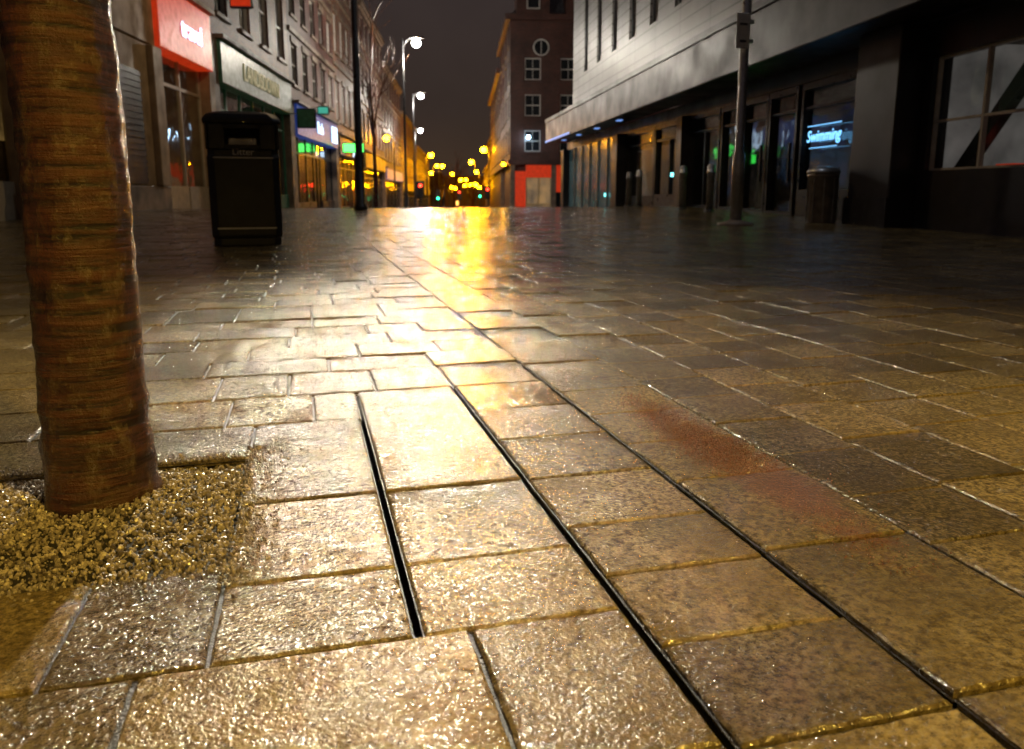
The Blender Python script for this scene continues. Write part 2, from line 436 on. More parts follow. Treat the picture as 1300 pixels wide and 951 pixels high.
for i in range(4):
    q=p+Vector((rng.uniform(-.02,.02),rng.uniform(-.02,.02),.2)); segs.append((p[:],q[:],rr,rr*.95)); p,rr=q,rr*.95
for k in range(5):
    a=k*1.26; branch(segs,p-Vector((0,0,.12*k)),Vector((math.cos(a)*.6,math.sin(a)*.6,1)).normalized(),1.5,.03,2,rng)
branch(segs,p,Vector((0,0,1)),1.8,.05,2,rng)
v,f=tubes(segs,8); meshobj('limbs',v,f,M['bark'],tree,True)

X,Y=LW(-4.2,38); bare_tree('bare_tree',X,Y,12,.10,11,depth=3,spread=.22)
X,Y=LW(-1.5,120); bare_tree('bare_tree',X,Y,9,.2,13,depth=3)
X,Y=LW(1.5,140); bare_tree('bare_tree',X,Y,8,.2,14,depth=3)
X,Y=LW(-4.5,150); bare_tree('bare_tree',X,Y,10,.2,15,depth=3)

# ---------------------------------------------------------------- lamps
def plight(name,parent,loc,color,power,rad=.12,spot=None,aim=None):
    l=bpy.data.lights.new(name,'SPOT' if spot else 'POINT'); l.energy=power; l.color=color; l.shadow_soft_size=rad
    o=bpy.data.objects.new(name,l); link(o,parent); o.location=loc
    if spot:
        l.spot_size=math.radians(spot); l.spot_blend=.9
        o.rotation_euler=Vector(aim).to_track_quat('-Z','Y').to_euler()
    return o
WHITE=(1,.86,.66); SOD=(1,.45,.02)
sodglobe=glow('sodium_globe',(1,.38,.0012),330)
def head(e,hx,s,h,mat):
    hv=[];prof=[(-.34,.02),(-.3,.08),(-.1,.13),(.15,.14),(.3,.1),(.36,.03)]
    for px_,w in prof:
        for yy,zz in ((-w,0),(w,0),(w*.75,.07),(-w*.75,.07)): hv.append((hx+px_*s,yy,h+.05+zz))
    hf=[]
    for i in range(len(prof)-1):
        for k in range(4): hf.append((4*i+k,4*i+(k+1)%4,4*i+4+(k+1)%4,4*i+4+k))
    hf+=[(0,1,2,3),(20,21,22,23)]
    meshobj('lamp_head',hv,hf,M[mat],e)
def street_lamp(x,y,h,arm,color,power,frame=0,rpole=.07,mat='blackp',lens='g_white',rad=.14,rot=0,globe=None,spot=None,aim=None):
    z0=g(y)-.03
    e=empty('street_lamp',(x,y,z0),rot)
    lathe('pole',[(rpole*1.9,0),(rpole*1.9,.12),(rpole*1.35,.16),(rpole*1.3,1.1),(rpole,1.16),(rpole*.8,h*.6),(rpole*.6,h)],M[mat],e,n=16)
    ax=arm
    v,f=tubes([((0,0,h-.35),(ax*.5,0,h-.02),.03,.028),((ax*.5,0,h-.02),(ax,0,h+.06),.028,.028)],8); meshobj('arm',v,f,M[mat],e)
    s=1 if ax>=0 else -1
    hx=ax+s*.22
    head(e,hx,s,h,mat)
    if globe:
        R=globe; lathe('lamp_bowl',[(R*math.sin(t),-R*math.cos(t)) for t in (.25,.7,1.15,1.6,2.05,2.5)],sodglobe if lens=='g_sod' else M[lens],e,(hx,0,h+.03-R),10)
        if power: plight('bulb',e,(hx,0,h-.1-2*R-rad),color,power,rad)
    else:
        boxes('lens',[(hx-.16,hx+.2,-.09,.09,h+.02,h+.046)],M['g_sod'],e)
        plight('bulb',e,(hx,0,h-.02-rad),color,power,rad,spot,aim)
    return e
street_lamp(1.12,16.3,7.4,.5,(1,.72,.38),300,rpole=.075,rad=.12)
X,Y=LW(-2.75,38); street_lamp(X,Y,7.9,.4,WHITE,400,rot=AL,rad=.12,globe=.18)
X,Y=LW(-3.7,60); street_lamp(X,Y,8.9,.35,WHITE,0,rot=AL,rad=.12,globe=.18)
X,Y=LW(-4.6,77); street_lamp(X,Y,8.3,.3,WHITE,0,rot=AL,rad=.12,globe=.16)
for (lx,la,z,R,sd) in ((-5.0,58,4.6,.19,-1),(-4.2,90,5.0,.27,1),(-4.0,104,4.3,.22,1),(1.5,108,5.0,.30,-1),(2.5,80,5.1,.29,-1),(-3.9,125,5.0,.28,1),(-2.6,142,4.2,.28,1),(2.6,135,4.4,.30,-1),(-1.2,165,3.6,.32,1),(1.0,185,4.0,.32,-1),(3.6,160,2.0,.3,-1),(-5.0,110,3.5,.22,1),(.6,150,2.4,.26,1),(2.2,115,2.0,.24,-1),(-3.5,180,2.2,.3,1),(-.4,200,2.8,.3,1),(-2.0,130,1.6,.22,1),(3.0,200,3.4,.3,-1)):
    X,Y=LW(lx,la); h=z-g(Y); street_lamp(X,Y,max(3.0,h),.3*sd,SOD,0,rot=AL,lens='g_sod',rad=.3,globe=R)
street_lamp(2.0,-1.3,3.3,-.4,(1,.64,.09),640,lens='g_sod',rad=.10,spot=100,aim=(-.34,.50,-1))
street_lamp(-2.6,-3.2,4.0,.4,(1,.62,.12),150,lens='g_sod',rad=.12,spot=80,aim=(.45,.85,-1))
e=empty('added_glint_lamp',(.95,11.2,6.2))  # unseen hanging lamp with wire, added to make glints on the near slabs
v,f=tubes([((-9.0,3.2,2.2),(0,0,.35),.006,.006),((0,0,.35),(8.0,-3.4,2.0),.006,.006),((0,0,.35),(0,0,.1),.012,.012)],6); meshobj('added_span_wire',v,f,M['steel'],e)
lathe('added_shade',[(.30,-.02),(.27,.03),(.14,.09),(.04,.13)],M['blackp'],e,n=24)
plight('bulb',e,(0,0,-.12),(1,.88,.64),5600,.09,36,(-.9,-10.2,-5.7))

# ---------------------------------------------------------------- litter bin
bx,by=-.53,7.96; zb=g(by)
lb=empty('litter_bin',(bx,by,zb),3.8)
def octo(name,levels,mat,parent,ch=.06,dy=.88):
    vs=[];fs=[]
    for (w,z) in levels:
        a=w/2;b=a*dy;c=ch
        vs+=[(-a+c,-b,z),(a-c,-b,z),(a,-b+c,z),(a,b-c,z),(a-c,b,z),(-a+c,b,z),(-a,b-c,z),(-a,-b+c,z)]
    for j in range(len(levels)-1):
        for i in range(8): fs.append((8*j+i,8*j+(i+1)%8,8*j+8+(i+1)%8,8*j+8+i))
    fs.append(tuple(range(8))[::-1]); k=8*(len(levels)-1); fs.append(tuple(k+i for i in range(8)))
    o=meshobj(name,vs,fs,mat,parent); m=o.modifiers.new('b','BEVEL'); m.width=.008; m.segments=2; m.limit_method='ANGLE'; return o
octo('plinth',[(.60,0),(.60,.07)],M['black'],lb)
octo('body',[(.615,.072),(.63,.10),(.635,.80),(.62,.83),(.62,.872)],M['black'],lb)
a=.32;bq=a*.88
boxes('hood_walls',[(-a+.03,-.155,-bq,-bq+.025,.875,1.10),(.155,a-.03,-bq,-bq+.025,.875,1.10),(-.155,.155,-bq,-bq+.025,.875,.915),(-.155,.155,-bq,-bq+.025,1.06,1.10),
  (-a,-a+.025,-bq+.03,bq-.03,.875,1.10),(a-.025,a,-bq+.03,bq-.03,.875,1.10),(-a+.03,a-.03,bq-.025,bq,.875,1.10)],M['black'],lb,bevel=.006)
boxes('aperture_rim',[(-.165,.165,-bq-.012,-bq-.001,.903,.915),(-.165,.165,-bq-.012,-bq-.001,1.06,1.072),(-.165,-.155,-bq-.012,-bq-.001,.916,1.059),(.155,.165,-bq-.012,-bq-.001,.916,1.059)],M['black'],lb)
octo('lid',[(.67,1.102),(.68,1.125),(.67,1.15),(.60,1.19),(.46,1.215)],M['black'],lb,ch=.07)
boxes('ash_plate',[(-.13,.13,-.1,.1,.876,.99)],M['steel'],lb,bevel=.01)
boxes('stripes',[(-.26,.26,-.2825,-.2795,.795,.805),(-.26,.26,-.2825,-.2780,.155,.168)],M['white'],lb)
text('label','Litter',.085,M['white'],lb,(0,-.2765,.85),(90,0,0),.002)

# ---------------------------------------------------------------- facade helper
def wall(name,u0,u1,z0,z1,ops,mat,parent,T,w0=-.25,w1=0):
    us=sorted(set([u0,u1]+[v for o in ops for v in o[:2]])); zs=sorted(set([z0,z1]+[v for o in ops for v in o[2:4]]))
    us=[u for u in us if u0<=u<=u1]; zs=[z for z in zs if z0<=z<=z1]
    bl=[]
    for i in range(len(us)-1):
        um=(us[i]+us[i+1])/2; run=None
        for j in range(len(zs)-1):
            zm=(zs[j]+zs[j+1])/2
            hole=any(o[0]<um<o[1] and o[2]<zm<o[3] for o in ops)
            if hole:
                if run is not None: bl.append((us[i],us[i+1],w0,w1,run,zs[j])); run=None
            elif run is None: run=zs[j]
        if run is not None: bl.append((us[i],us[i+1],w0,w1,run,zs[-1]))
    return boxes(name,bl,mat,parent,T)
def sash(ops,parent,T,frame='white',glass='glass',sill='stone_dk',head=True):
    fr=[];gl=[];si=[]
    for (a,b,c,d) in ops:
        t=.06
        fr+=[(a,a+t,-.16,-.08,c,d),(b-t,b,-.16,-.08,c,d),(a+t,b-t,-.16,-.08,c,c+t),(a+t,b-t,-.16,-.08,d-t,d),(a+t,b-t,-.15,-.07,(c+d)/2-.03,(c+d)/2+.03),((a+b)/2-.015,(a+b)/2+.015,-.145,-.10,c+t,(c+d)/2-.03),((a+b)/2-.015,(a+b)/2+.015,-.145,-.10,(c+d)/2+.03,d-t)]
        gl.append((a+.01,b-.01,-.2,-.165,c+.01,d-.01))
        si.append((a-.1,b+.1,.003,.09,c-.12,c-.01))
        if head: si.append((a-.12,b+.12,.003,.06,d+.01,d+.22))
    boxes('window_frames',fr,M[frame],parent,T); boxes('window_glass',gl,M[glass],parent,T); boxes('sills_and_lintels',si,M[sill],parent,T)

def row_building(name,u0,u1,top,zf0,zf1,wallm,shop,fasc,zb,storeys,nwin,frame='white',deep=9,roof=True,side=-1,xf=-6.5,shopframe='blackp',trim='stone_dk',stall=.5,signtext=None,signmat=None,A=AL,fspan=None):
    e=empty(name,(0,0,0),A)
    T=(lambda u,w,z:(xf+w,u,z)) if side<0 else (lambda u,w,z:(xf-w,u,z))
    eps=.004
    u0+=eps;u1-=eps
    L=u1-u0
    ops=[]
    hh=(top-zf1-.4)/storeys
    for s in range(storeys):
        for k in range(nwin):
            c=u0+L*(k+.5)/nwin; ww=min(1.15,L/nwin*.5)
            ops.append((c-ww/2,c+ww/2,zf1+.75+s*hh,zf1+.75+s*hh+hh*.58))
    wall('upper_wall',u0,u1,zf1+.02,top,ops,M[wallm],e,T)
    sash(ops,e,T,frame,'glass',trim)
    boxes('string_courses',[(u0,u1,.003,.10,zf1+.03+s*hh,zf1+.2+s*hh) for s in range(1,storeys)]+[(u0-.02,u1+.02,.003,.28,top-.28,top-.05),(u0-.02,u1+.02,.003,.18,top-.45,top-.285)],M[trim],e,T)
    boxes('core',[(u0,u1,-deep,-.26,zf1+.02,top-.02),(u0,u1,-deep,-2.3,zb-.6,zf1)],M[wallm],e,T)
    boxes('piers',[(u0,u0+.4,-2.29,.05,zb-.6,zf1+.015),(u1-.4,u1,-2.29,.05,zb-.6,zf1+.015)],M[trim],e,T)
    if fspan:
        boxes('fascia',[(fspan[0],u1-.41,-.3,.16,zf0,zf1)],M[fasc],e,T,bevel=.02); boxes('fascia_stone',[(u0+.41,fspan[0]-.01,-.3,.05,zf0,zf1)],M[trim],e,T)
    else: boxes('fascia',[(u0+.41,u1-.41,-.3,.14,zf0,zf1)],M[fasc],e,T,bevel=.02)
    boxes('fascia_cornice',[(u0+.3,u1-.3,-.1,.26,zf1+.016,zf1+.12)],M[trim],e,T)
    a,b=u0+.41,u1-.41
    nb=max(2,int((b-a)/1.4)); fr=[]
    for i in range(nb+1):
        c=a+(b-a)*i/nb; fr.append((max(a,c-.04),min(b,c+.04),-.28,-.2,zb-.3,zf0))
    for i in range(nb):
        c0=a+(b-a)*i/nb+.045;c1=a+(b-a)*(i+1)/nb-.045
        fr.append((c0,c1,-.27,-.21,zf0-.65,zf0-.58)); 
        if i!=nb//2: fr.append((c0,c1,-.29,-.15,zb-.6,zb+stall))
        else: fr+= [(c0,c1,-.27,-.21,zb-.6,zb+.2),((c0+c1)/2-.03,(c0+c1)/2+.03,-.27,-.2,zb+.2,zf0-.65)]
    boxes('shop_frame',fr,M[shopframe],e,T)
    boxes('shop_glass',[(a,b,-.245,-.238,zb,zf0)],M['sglass'],e,T)
    boxes('shop_back_wall',[(a,b,-2.28,-2.2,zb-.6,zf1-.2)],M[shop],e,T)
    boxes('shop_ceiling',[(a,b,-2.19,-.31,zf0+.05,zf0+.15)],M['interior'],e,T)
    st=[]; rr=random.Random(int(u0*10))
    c=a+.3
    while c<b-.6:
        w=rr.uniform(.3,.7); h=rr.uniform(.5,1.7); st.append((c,c+w,-1.4-rr.random()*.5,-.9,zb-.6,zb+stall+h*.7)); c+=w+rr.uniform(.15,.5)
    boxes('displays',st,M['interior'],e,T)
    if roof:
        x0=T(0,-.1,0)[0]; x1=T(0,-deep,0)[0]; xm=(x0+x1)/2; zt=top-.02
        meshobj('roof',[(x0,u0,zt),(x1,u0,zt),(xm,u0,zt+2.2),(x0,u1,zt),(x1,u1,zt),(xm,u1,zt+2.2)],[(0,1,2),(3,5,4),(0,2,5,3),(1,4,5,2),(0,3,4,1)],M['slate'],e)
        boxes('chimney',[(u0+.1,u0+.9,-deep*.6,-deep*.45,top,top+3.1)],M[wallm],e,T,bevel=.02)
    if signtext:
        zc=(zf0+zf1)/2
        text('sign_letters',signtext,(zf1-zf0)*.62,M[signmat],e,T((u0+u1)/2,.16,zc),(90,0,90 if side<0 else -90),.015)
    return e,T

def gz(x,a): return g(LW(x,a)[1])
e,T=row_building('stone_shop',9,21.6,11.5,3.55,4.9,'brick_or','g_warm','redpaint',gz(-6.5,16),2,5,shopframe='cream',trim='stone_cream',signtext=None,fspan=(17.65,0))
boxes('stone_bay',[(12.2,17.6,-.2,.06,-.3,3.5)],M['stone_cream'],e,T,bevel=.02)
boxes('bay_plinth',[(12.1,17.7,.065,.14,-.3,.65)],M['stone_dk'],e,T,bevel=.01)
boxes('bay_pilasters',[(12.2,12.7,.063,.2,.66,3.49),(17.1,17.6,.063,.2,.66,3.49)],M['stone_cream'],e,T,bevel=.02)
boxes('shutter',[(13.2,16.6,.063,.09,.7,2.9)]+[(13.2,16.6,.0905,.105,.75+.12*i,.81+.12*i) for i in range(18)],M['charcoal'],e,T)
text('sign_letters','travel',.62,M['g_signw'],e,T(19.7,.18,4.2),(90,0,90),.012)
row_building('brick_shop',21.6,31,12.5,3.4,4.5,'brick_or','interior','greenpaint',gz(-6.5,26),2,4,signtext='LANDSDOWN',signmat='g_signy',shopframe='greenpaint')
e,T=row_building('brick_shop',31,41.5,12.0,2.75,3.9,'brick_dk','g_cool','bluepaint',gz(-6.5,36),3,5,signtext='Beds',signmat='g_signw')
boxes('lit_panel',[(39.3,40.8,.145,.18,2.95,3.7)],M['g_signw'],e,T)
row_building('brick_shop',41.5,52,14.0,2.5,3.5,'brick_or','g_cool','charcoal',gz(-6.5,46),3,5,signtext='GIFTS',signmat='g_signy')
row_building('stone_shop',52,66,12.5,2.2,3.2,'brick_dk','g_warm','charcoal',gz(-6.5,58),3,6)
row_building('brick_shop',66,84,11.0,1.7,2.6,'brick_dk','g_warm','bluepaint',gz(-6.5,74),3,7)
row_building('brick_shop',84,110,9.0,.8,1.7,'brick_or','g_warm','charcoal',gz(-6.5,95),3,9)
row_building('stone_shop',110,150,7.0,.3,1.1,'stone_dk','g_warm','charcoal',gz(-6.5,128),3,12)
def proj_sign(a,z,mat,w=.7,h=.45,txt=None,x=-6.35):
    e=empty('shop_sign',(0,0,0),AL)
    boxes('bracket',[(x,x+.35,a-.015,a+.015,z+h*.2,z+h*.2+.04)],M['steel'],e)
    boxes('frame',[(x+.3,x+.3+w,a-.07,a+.07,z-h/2,z+h/2)],M['blackp'],e,bevel=.05)
    boxes('face',[(x+.35,x+.25+w,a-.085,a-.072,z-h/2+.05,z+h/2-.05)],mat,e,bevel=.004)
proj_sign(40.5,2.75,M['g_green'],1.1,.5); proj_sign(34,3.9,glow('cyan_sign',(.08,.7,.5),.5),.5,.35); proj_sign(44,2.6,M['g_signw'],.6,.4); proj_sign(29.8,3.2,M['greenpaint'],.7,.7); proj_sign(22.0,5.7,M['redpaint'],.6,.9)

def brick_house(a0,a1,x0,top,name='brick_house',round_=True,shopl='g_warm'):
    e=empty(name,(0,0,0),AL); zb=gz(x0,a0)
    T=lambda u,w,z:(u,a0-w,z); xr=x0+10
    T2=lambda u,w,z:(x0-w,u,z)
    hh=(top-2.6)/4
    ops=[(x0+.9+i*2.2,x0+1.9+i*2.2,3.1+s*hh,3.1+s*hh+hh*.6) for i in range(4) for s in range(4)]
    if round_: ops=[o for o in ops if not (o[0]<x0+1.2+2.2 and o[2]>3.0+3*hh)]
    wall('front_wall',x0,xr,2.5,top,ops,M['brick_dk'],e,T); sash(ops,e,T,'white',sill='brick_dk')
    n=max(2,int((a1-a0)/3)); ops2=[(a0+.9+i*(a1-a0)/n,a0+2.0+i*(a1-a0)/n,3.1+s*hh,3.1+s*hh+hh*.6) for i in range(n) for s in range(4)]
    wall('side_wall',a0+.255,a1,2.5,top,ops2,M['brick_dk'],e,T2); sash(ops2,e,T2,'white')
    boxes('core',[(x0+.26,xr,a0+.26,a1,-4,top-.05)],M['brick_dk'],e)
    boxes('cornice',[(x0-.3,xr,a0-.3,a0-.004,top-.35,top),(x0-.3,x0-.004,a0,a1,top-.35,top),(x0-.12,xr,a0-.14,a0-.004,2.3,2.6),(x0-.14,x0-.004,a0,a1,2.3,2.6)],M['brick_dk'],e)
    for i in range(3):
        c=x0+1.4+i*3.0; w=1.0
        meshobj('gable',[(c-w,a0-.05,top),(c+w,a0-.05,top),(c+w,a0-.05,top+1.3),(c,a0-.05,top+2.3),(c-w,a0-.05,top+1.3),(c-w,a0+2,top),(c+w,a0+2,top),(c+w,a0+2,top+1.3),(c,a0+2,top+2.3),(c-w,a0+2,top+1.3)],[(0,1,2,3,4),(9,8,7,6,5),(0,5,6,1),(1,6,7,2),(2,7,8,3),(3,8,9,4),(4,9,5,0)],M['brick_dk'],e)
        boxes('dormer_window',[(c-.4,c+.4,a0-.12,a0-.06,top+.3,top+1.3)],M['white'],e); boxes('dormer_glass',[(c-.33,c+.33,a0-.14,a0-.122,top+.37,top+1.23)],M['glass'],e)
    meshobj('roof',[(x0,a0+.3,top),(xr,a0+.3,top),(xr,a1,top),(x0,a1,top),(x0+2.5,a0+2.8,top+2.8),(xr,a0+2.8,top+2.8),(xr,a1,top+2.8),(x0+2.5,a1,top+2.8)],[(0,1,5,4),(0,4,7,3),(4,5,6,7),(1,2,6,5)],M['slate'],e)
    if round_:
        k=32; v=[];f=[]; dz=.06
        for i in range(k):
            t=2*math.pi*i/k
            for R,yy in ((.42,0),(.50,0),(.50,-dz),(.42,-dz)): v.append((x0+1.9+R*math.cos(t),a0-.006+yy,9.3+R*math.sin(t)))
        for i in range(k):
            j=(i+1)%k
            for q in range(4): f.append((4*i+q,4*i+(q+1)%4,4*j+(q+1)%4,4*j+q))
        meshobj('round_window_frame',v,f,M['white'],e)
        v=[(x0+1.9+.42*math.cos(2*math.pi*i/k),a0-.02,9.3+.42*math.sin(2*math.pi*i/k)) for i in range(k)]; meshobj('round_glass',v,[tuple(range(k))],M['glass'],e)
        boxes('round_bars',[(x0+1.88,x0+1.92,a0-.05,a0-.022,8.88,9.72)],M['white'],e)
    boxes('shop_piers',[(x0+u,x0+u+.3,a0-.06,a0+.255,-3,2.29) for u in (0,2.6,5.2,7.8,9.7)],M['stone_dk'],e)
    boxes('shop_light',[(x0+1.0,x0+2.59,a0+.1,a0+.15,-3,1.5)],M[shopl],e); boxes('shop_panel',[(x0+.31,x0+.99,a0+.1,a0+.15,-3,1.9),(x0+1.0,x0+2.59,a0-.03,a0+.2,1.51,2.28)],M['redpaint'],e)
    boxes('door_frame',[(x0+1.0,x0+1.07,a0,a0+.09,-3,1.5),(x0+1.75,x0+1.82,a0,a0+.09,-3,1.5),(x0+2.52,x0+2.59,a0,a0+.09,-3,1.5),(x0+1.08,x0+1.74,a0,a0+.09,-.2,-.1),(x0+1.83,x0+2.51,a0,a0+.09,-.2,-.1)],M['cream'],e)
    boxes('red_panel',[(x0+2.91,x0+5.19,a0+.05,a0+.2,.6,2.28)],M['redpaint'],e); boxes('dark_shop',[(x0+2.91,x0+5.19,a0+.08,a0+.2,-3,.59),(x0+5.51,x0+7.79,a0+.08,a0+.2,-3,2.28)],M['glass'],e)
    return e
brick_house(50,63,2.9,11.2)
brick_house(63.1,86,2.9,10.0,round_=False)
brick_house(90,118,3.6,7.5,round_=False)
brick_house(122,160,4.0,5.0,round_=False)
def wall_lamp(x,a,z,mm):
    e=empty('wall_lamp',(0,0,0),AL)
    v,f=tubes([((x+.3,a,z+.1),(x,a,z+.15),.02,.02)],8); meshobj('bracket',v,f,M['blackp'],e)
    lathe('cap',[(.16,.0),(.12,.06),(.03,.12)],M['blackp'],e,(x,a,z+.06),16)
    R=.11; lathe('globe',[(R*math.sin(t),-R*math.cos(t)) for t in (.25,.7,1.15,1.6,2.05,2.5)],mm,e,(x,a,z-.06),10)
wall_lamp(4.0,49.4,4.0,glow('blue_white_globe',(.5,.75,1),50)); wall_lamp(2.5,50.5,2.4,glow('amber_globe',(1,.38,.0012),160))

def traffic_light(x,a,z,lit):
    X,Y=LW(x,a); z0=g(Y); e=empty('traffic_light',(X,Y,z0),AL); h=z-z0
    lathe('pole',[(.06,-.03),(.06,h-.5)],M['blackp'],e,n=12)
    boxes('head',[(-.16,.16,-.12,.12,h-.5,h+.5)],M['blackp'],e,bevel=.03)
    boxes('backboard',[(-.26,.26,.125,.14,h-.6,h+.6)],M['blackp'],e)
    for i,(mm,c) in enumerate((('g_red','r'),('blackp','a'),('g_tgreen','g'))):
        zc=h+.3-.3*i; k=16
        v=[(.11*math.cos(2*math.pi*q/k),-.135,zc+.11*math.sin(2*math.pi*q/k)) for q in range(k)]
        meshobj('lens_'+c,v,[tuple(range(k))[::-1]],M[mm if lit==c else 'blackp'],e)
        boxes('visor',[(-.12,.12,-.26,-.137,zc+.115,zc+.13)],M['blackp'],e)
traffic_light(-3.0,55,.75,'r'); traffic_light(2.2,75,.6,'r'); traffic_light(-2.9,88,.3,'g'); traffic_light(1.9,96,.5,'g'); traffic_light(-.6,99,.4,'r')

e=empty('distant_buildings',(0,0,0),AL); rr=random.Random(5); bl=[];wl=[]; x=-120
while x<130:
    w=rr.uniform(7,14); h=rr.uniform(2.5,6.5); y0=215+rr.uniform(-10,25)
    bl.append((x,x+w,y0,y0+15,-5,h))
    for i in range(int(w/2.4)):
        for s in range(3):
            if rr.random()<.2: wl.append((x+.8+i*2.3,x+1.6+i*2.3,y0-.06,y0-.02,-2.6+s*2.4,-1.4+s*2.4))
    x+=w+rr.uniform(0,2)
boxes('walls',bl,M['brick_dk'],e); boxes('lit_windows',wl,glow('far_windows',(1,.5,.1),3),e)

# ---------------------------------------------------------------- right-hand modern building
E=empty('modern_shopping_building',(0,0,0),AR); XF=6.75
T=lambda u,w,z:(XF-w,u,z)
oh=.85
us0,us1=-6,29.3
zt=12
ops=[]
u=8.0
while u<28.5:
    ops.append((u,u+.42,4.6,7.6)); ops.append((u,u+.42,8.2,11.0)); u+=1.9
wall('upper_cladding',us0,us1,3.72,zt,ops,M['clad'],E,T,w0=oh-.3,w1=oh)
boxes('slot_windows',[(o[0]+.01,o[1]-.01,oh-.24,oh-.18,o[2]+.01,o[3]-.01) for o in ops],M['glass'],E,T)
boxes('slot_fins',[(o[0]-.05,o[0]-.005,oh-.1,oh+.06,o[2],o[3]) for o in ops],M['charcoal'],E,T)
boxes('upper_core',[(us0,us1,-8,oh-.31,3.75,zt-.1)],M['charcoal'],E,T)
boxes('parapet',[(us0,us1+.1,oh+.004,oh+.12,zt-.3,zt+.05)],M['charcoal'],E,T)
boxes('canopy_fascia',[(us0,35,oh-.1,oh+.04,2.68,3.70)],M['charcoal'],E,T)
boxes('canopy_trim',[(us0,35,oh+.045,oh+.075,3.55,3.69),(us0,35,oh+.045,oh+.07,2.69,2.76)],M['charcoal'],E,T)
boxes('canopy_soffit',[(us0,35,-.02,oh-.105,2.72,2.9)],M['charcoal'],E,T)
boxes('canopy_deck',[(us1+.01,35,-.4,oh-.105,2.91,3.69)],M['charcoal'],E,T)
boxes('canopy_end_light',[(35.01,35.04,.1,oh,2.75,3.0),(29.5,34.9,oh+.076,oh+.085,2.70,2.77)],M['g_soffit'],E,T)
boxes('soffit_lights',[(k,k+.3,.35,.5,2.70,2.718) for k in (24,27,30,33)],M['g_soffit'],E,T)
def zr(a): return g(LW(6.75,a,AR)[1])
zh=2.40
wall('ground_wall_near',us0,10.05,-.2,2.7,[(-3,3.6,.8,2.25),(4.2,7.0,.80,2.25),(7.15,9.9,.80,2.25)],M['charcoal'],E,T,w0=-.3,w1=-.03)
fr=[]
for (a,b) in ((4.2,7.0),(7.15,9.9)):
    n=3
    for i in range(n+1):
        c=a+(b-a)*i/n; fr.append((max(a,c-.02),min(b,c+.02),-.16,-.1,.8,2.25))
    for i in range(n):
        c0=a+(b-a)*i/n+.026;c1=a+(b-a)*(i+1)/n-.026
        fr+=[(c0,c1,-.16,-.1,1.42,1.45),(c0,c1,-.16,-.1,.8,.83),(c0,c1,-.16,-.1,2.22,2.25)]
boxes('window_frames',fr,M['white'],E,T)
boxes('window_glass',[(-3,3.6,-.2,-.19,.8,2.25),(4.2,9.9,-.2,-.19,.8,2.25)],M['sglass'],E,T)
boxes('room_back_wall',[(us0,10.0,-3.2,-3.1,-.2,2.6)],simple('glowing_room_wall',(.45,.43,.40),.7,emis=(.9,.8,.75),es=.05,var=.6,scale=.8),E,T)  # weak emission in the wall stands in for room lighting
boxes('room_end_wall',[(10.001,10.04,-3.2,-.31,-.2,2.6)],simple('glowing_end_wall',(.45,.43,.40),.7,emis=(.9,.8,.75),es=.07,var=.6,scale=1.2),E,T)  # end wall also glows by itself to brighten the view through the window
boxes('room_ceiling',[(us0,10.0,-3.1,-.31,2.45,2.55)],M['interior'],E,T)
v,f=tubes([(T(9.85,-.45,.65),T(8.3,-.45,2.4),.11,.11)],4); meshobj('stair_stringer',v,f,M['blackp'],E)
boxes('red_stools',[(8.4,8.7,-.9,-.6,.8,.88),(9.0,9.3,-.9,-.6,.8,.87)],M['redpaint'],E,T)
boxes('pier',[(10.06,11.08,-2.5,.35,-.2,2.715)],M['charcoal'],E,T,bevel=.02)
boxes('pier_plinth',[(10.03,11.11,.355,.39,-.2,.45)],M['blackp'],E,T)
fr=[];gl=[]
bays=[(11.12,13.6,.55),(13.75,14.9,.1),(14.95,16.1,.1),(16.15,17.3,.1),(17.4,19.3,.1),(19.75,22.2,.35),(22.25,25.2,.35)]
for a,b,st in bays:
    z0=zr(a)-.1
    fr+=[(a,a+.07,-.3,-.12,z0,zh),(b-.07,b,-.3,-.12,z0,zh),(a+.07,b-.07,-.3,-.12,z0,z0+st+.06),(a+.07,b-.07,-.3,-.12,zh-.12,zh),(a+.07,b-.07,-.27,-.15,1.95,2.0)]
    if 1.5<b-a<2.47: fr.append(((a+b)/2-.03,(a+b)/2+.03,-.27,-.15,z0+st+.06,1.94))
    elif b-a<1.5: fr.append((a+.1,a+.13,-.1,-.05,z0+.7,z0+1.4))
    gl.append((a+.07,b-.07,-.22,-.21,z0+st+.06,zh-.12))
boxes('shop_frames',fr,M['blackp'],E,T); boxes('shop_glass',gl,M['sglass'],E,T)
boxes('header_band',[(11.12,35,-.3,-.1,zh+.003,2.715)],M['charcoal'],E,T)
boxes('columns',[(19.32,19.72,-.5,.1,-.2,2.4),(25.25,25.9,-.5,.2,-.5,2.4),(34.4,35,-.5,.2,-.9,2.4)],M['charcoal'],E,T,bevel=.02)
boxes('shop_back_wall',[(11.12,35,-3.6,-3.5,-.8,2.5)],M['g_dim'],E,T)
boxes('shop_ceiling',[(11.12,35,-3.49,-.31,2.45,2.55)],M['interior'],E,T)
boxes('shop_fittings',[(12.0,13.2,-2.2,-1.6,-.2,.9),(14.2,15.5,-3.2,-2.9,-.2,1.9),(17.6,18.4,-2.0,-1.5,-.2,1.3),(20.2,21.5,-2.4,-2.0,-.2,1.6),(23,24.4,-2.0,-1.8,-.4,1.5)],M['interior'],E,T)
fr=[];pn=[]
for i in range(6):
    a=25.95+i*1.4
    fr+=[(a,a+.06,-.12,.0,zr(a)-.2,2.4)]
    pn.append((a+.065,a+1.395,-.10,-.06,zr(a)-.2,2.39))
boxes('far_shop_frames',fr,M['steel'],E,T)
boxes('far_shop_panels',pn,simple('frosted_panel',(.10,.15,.16),.18,emis=(.25,.5,.55),es=.03,scale=1.2),E,T)
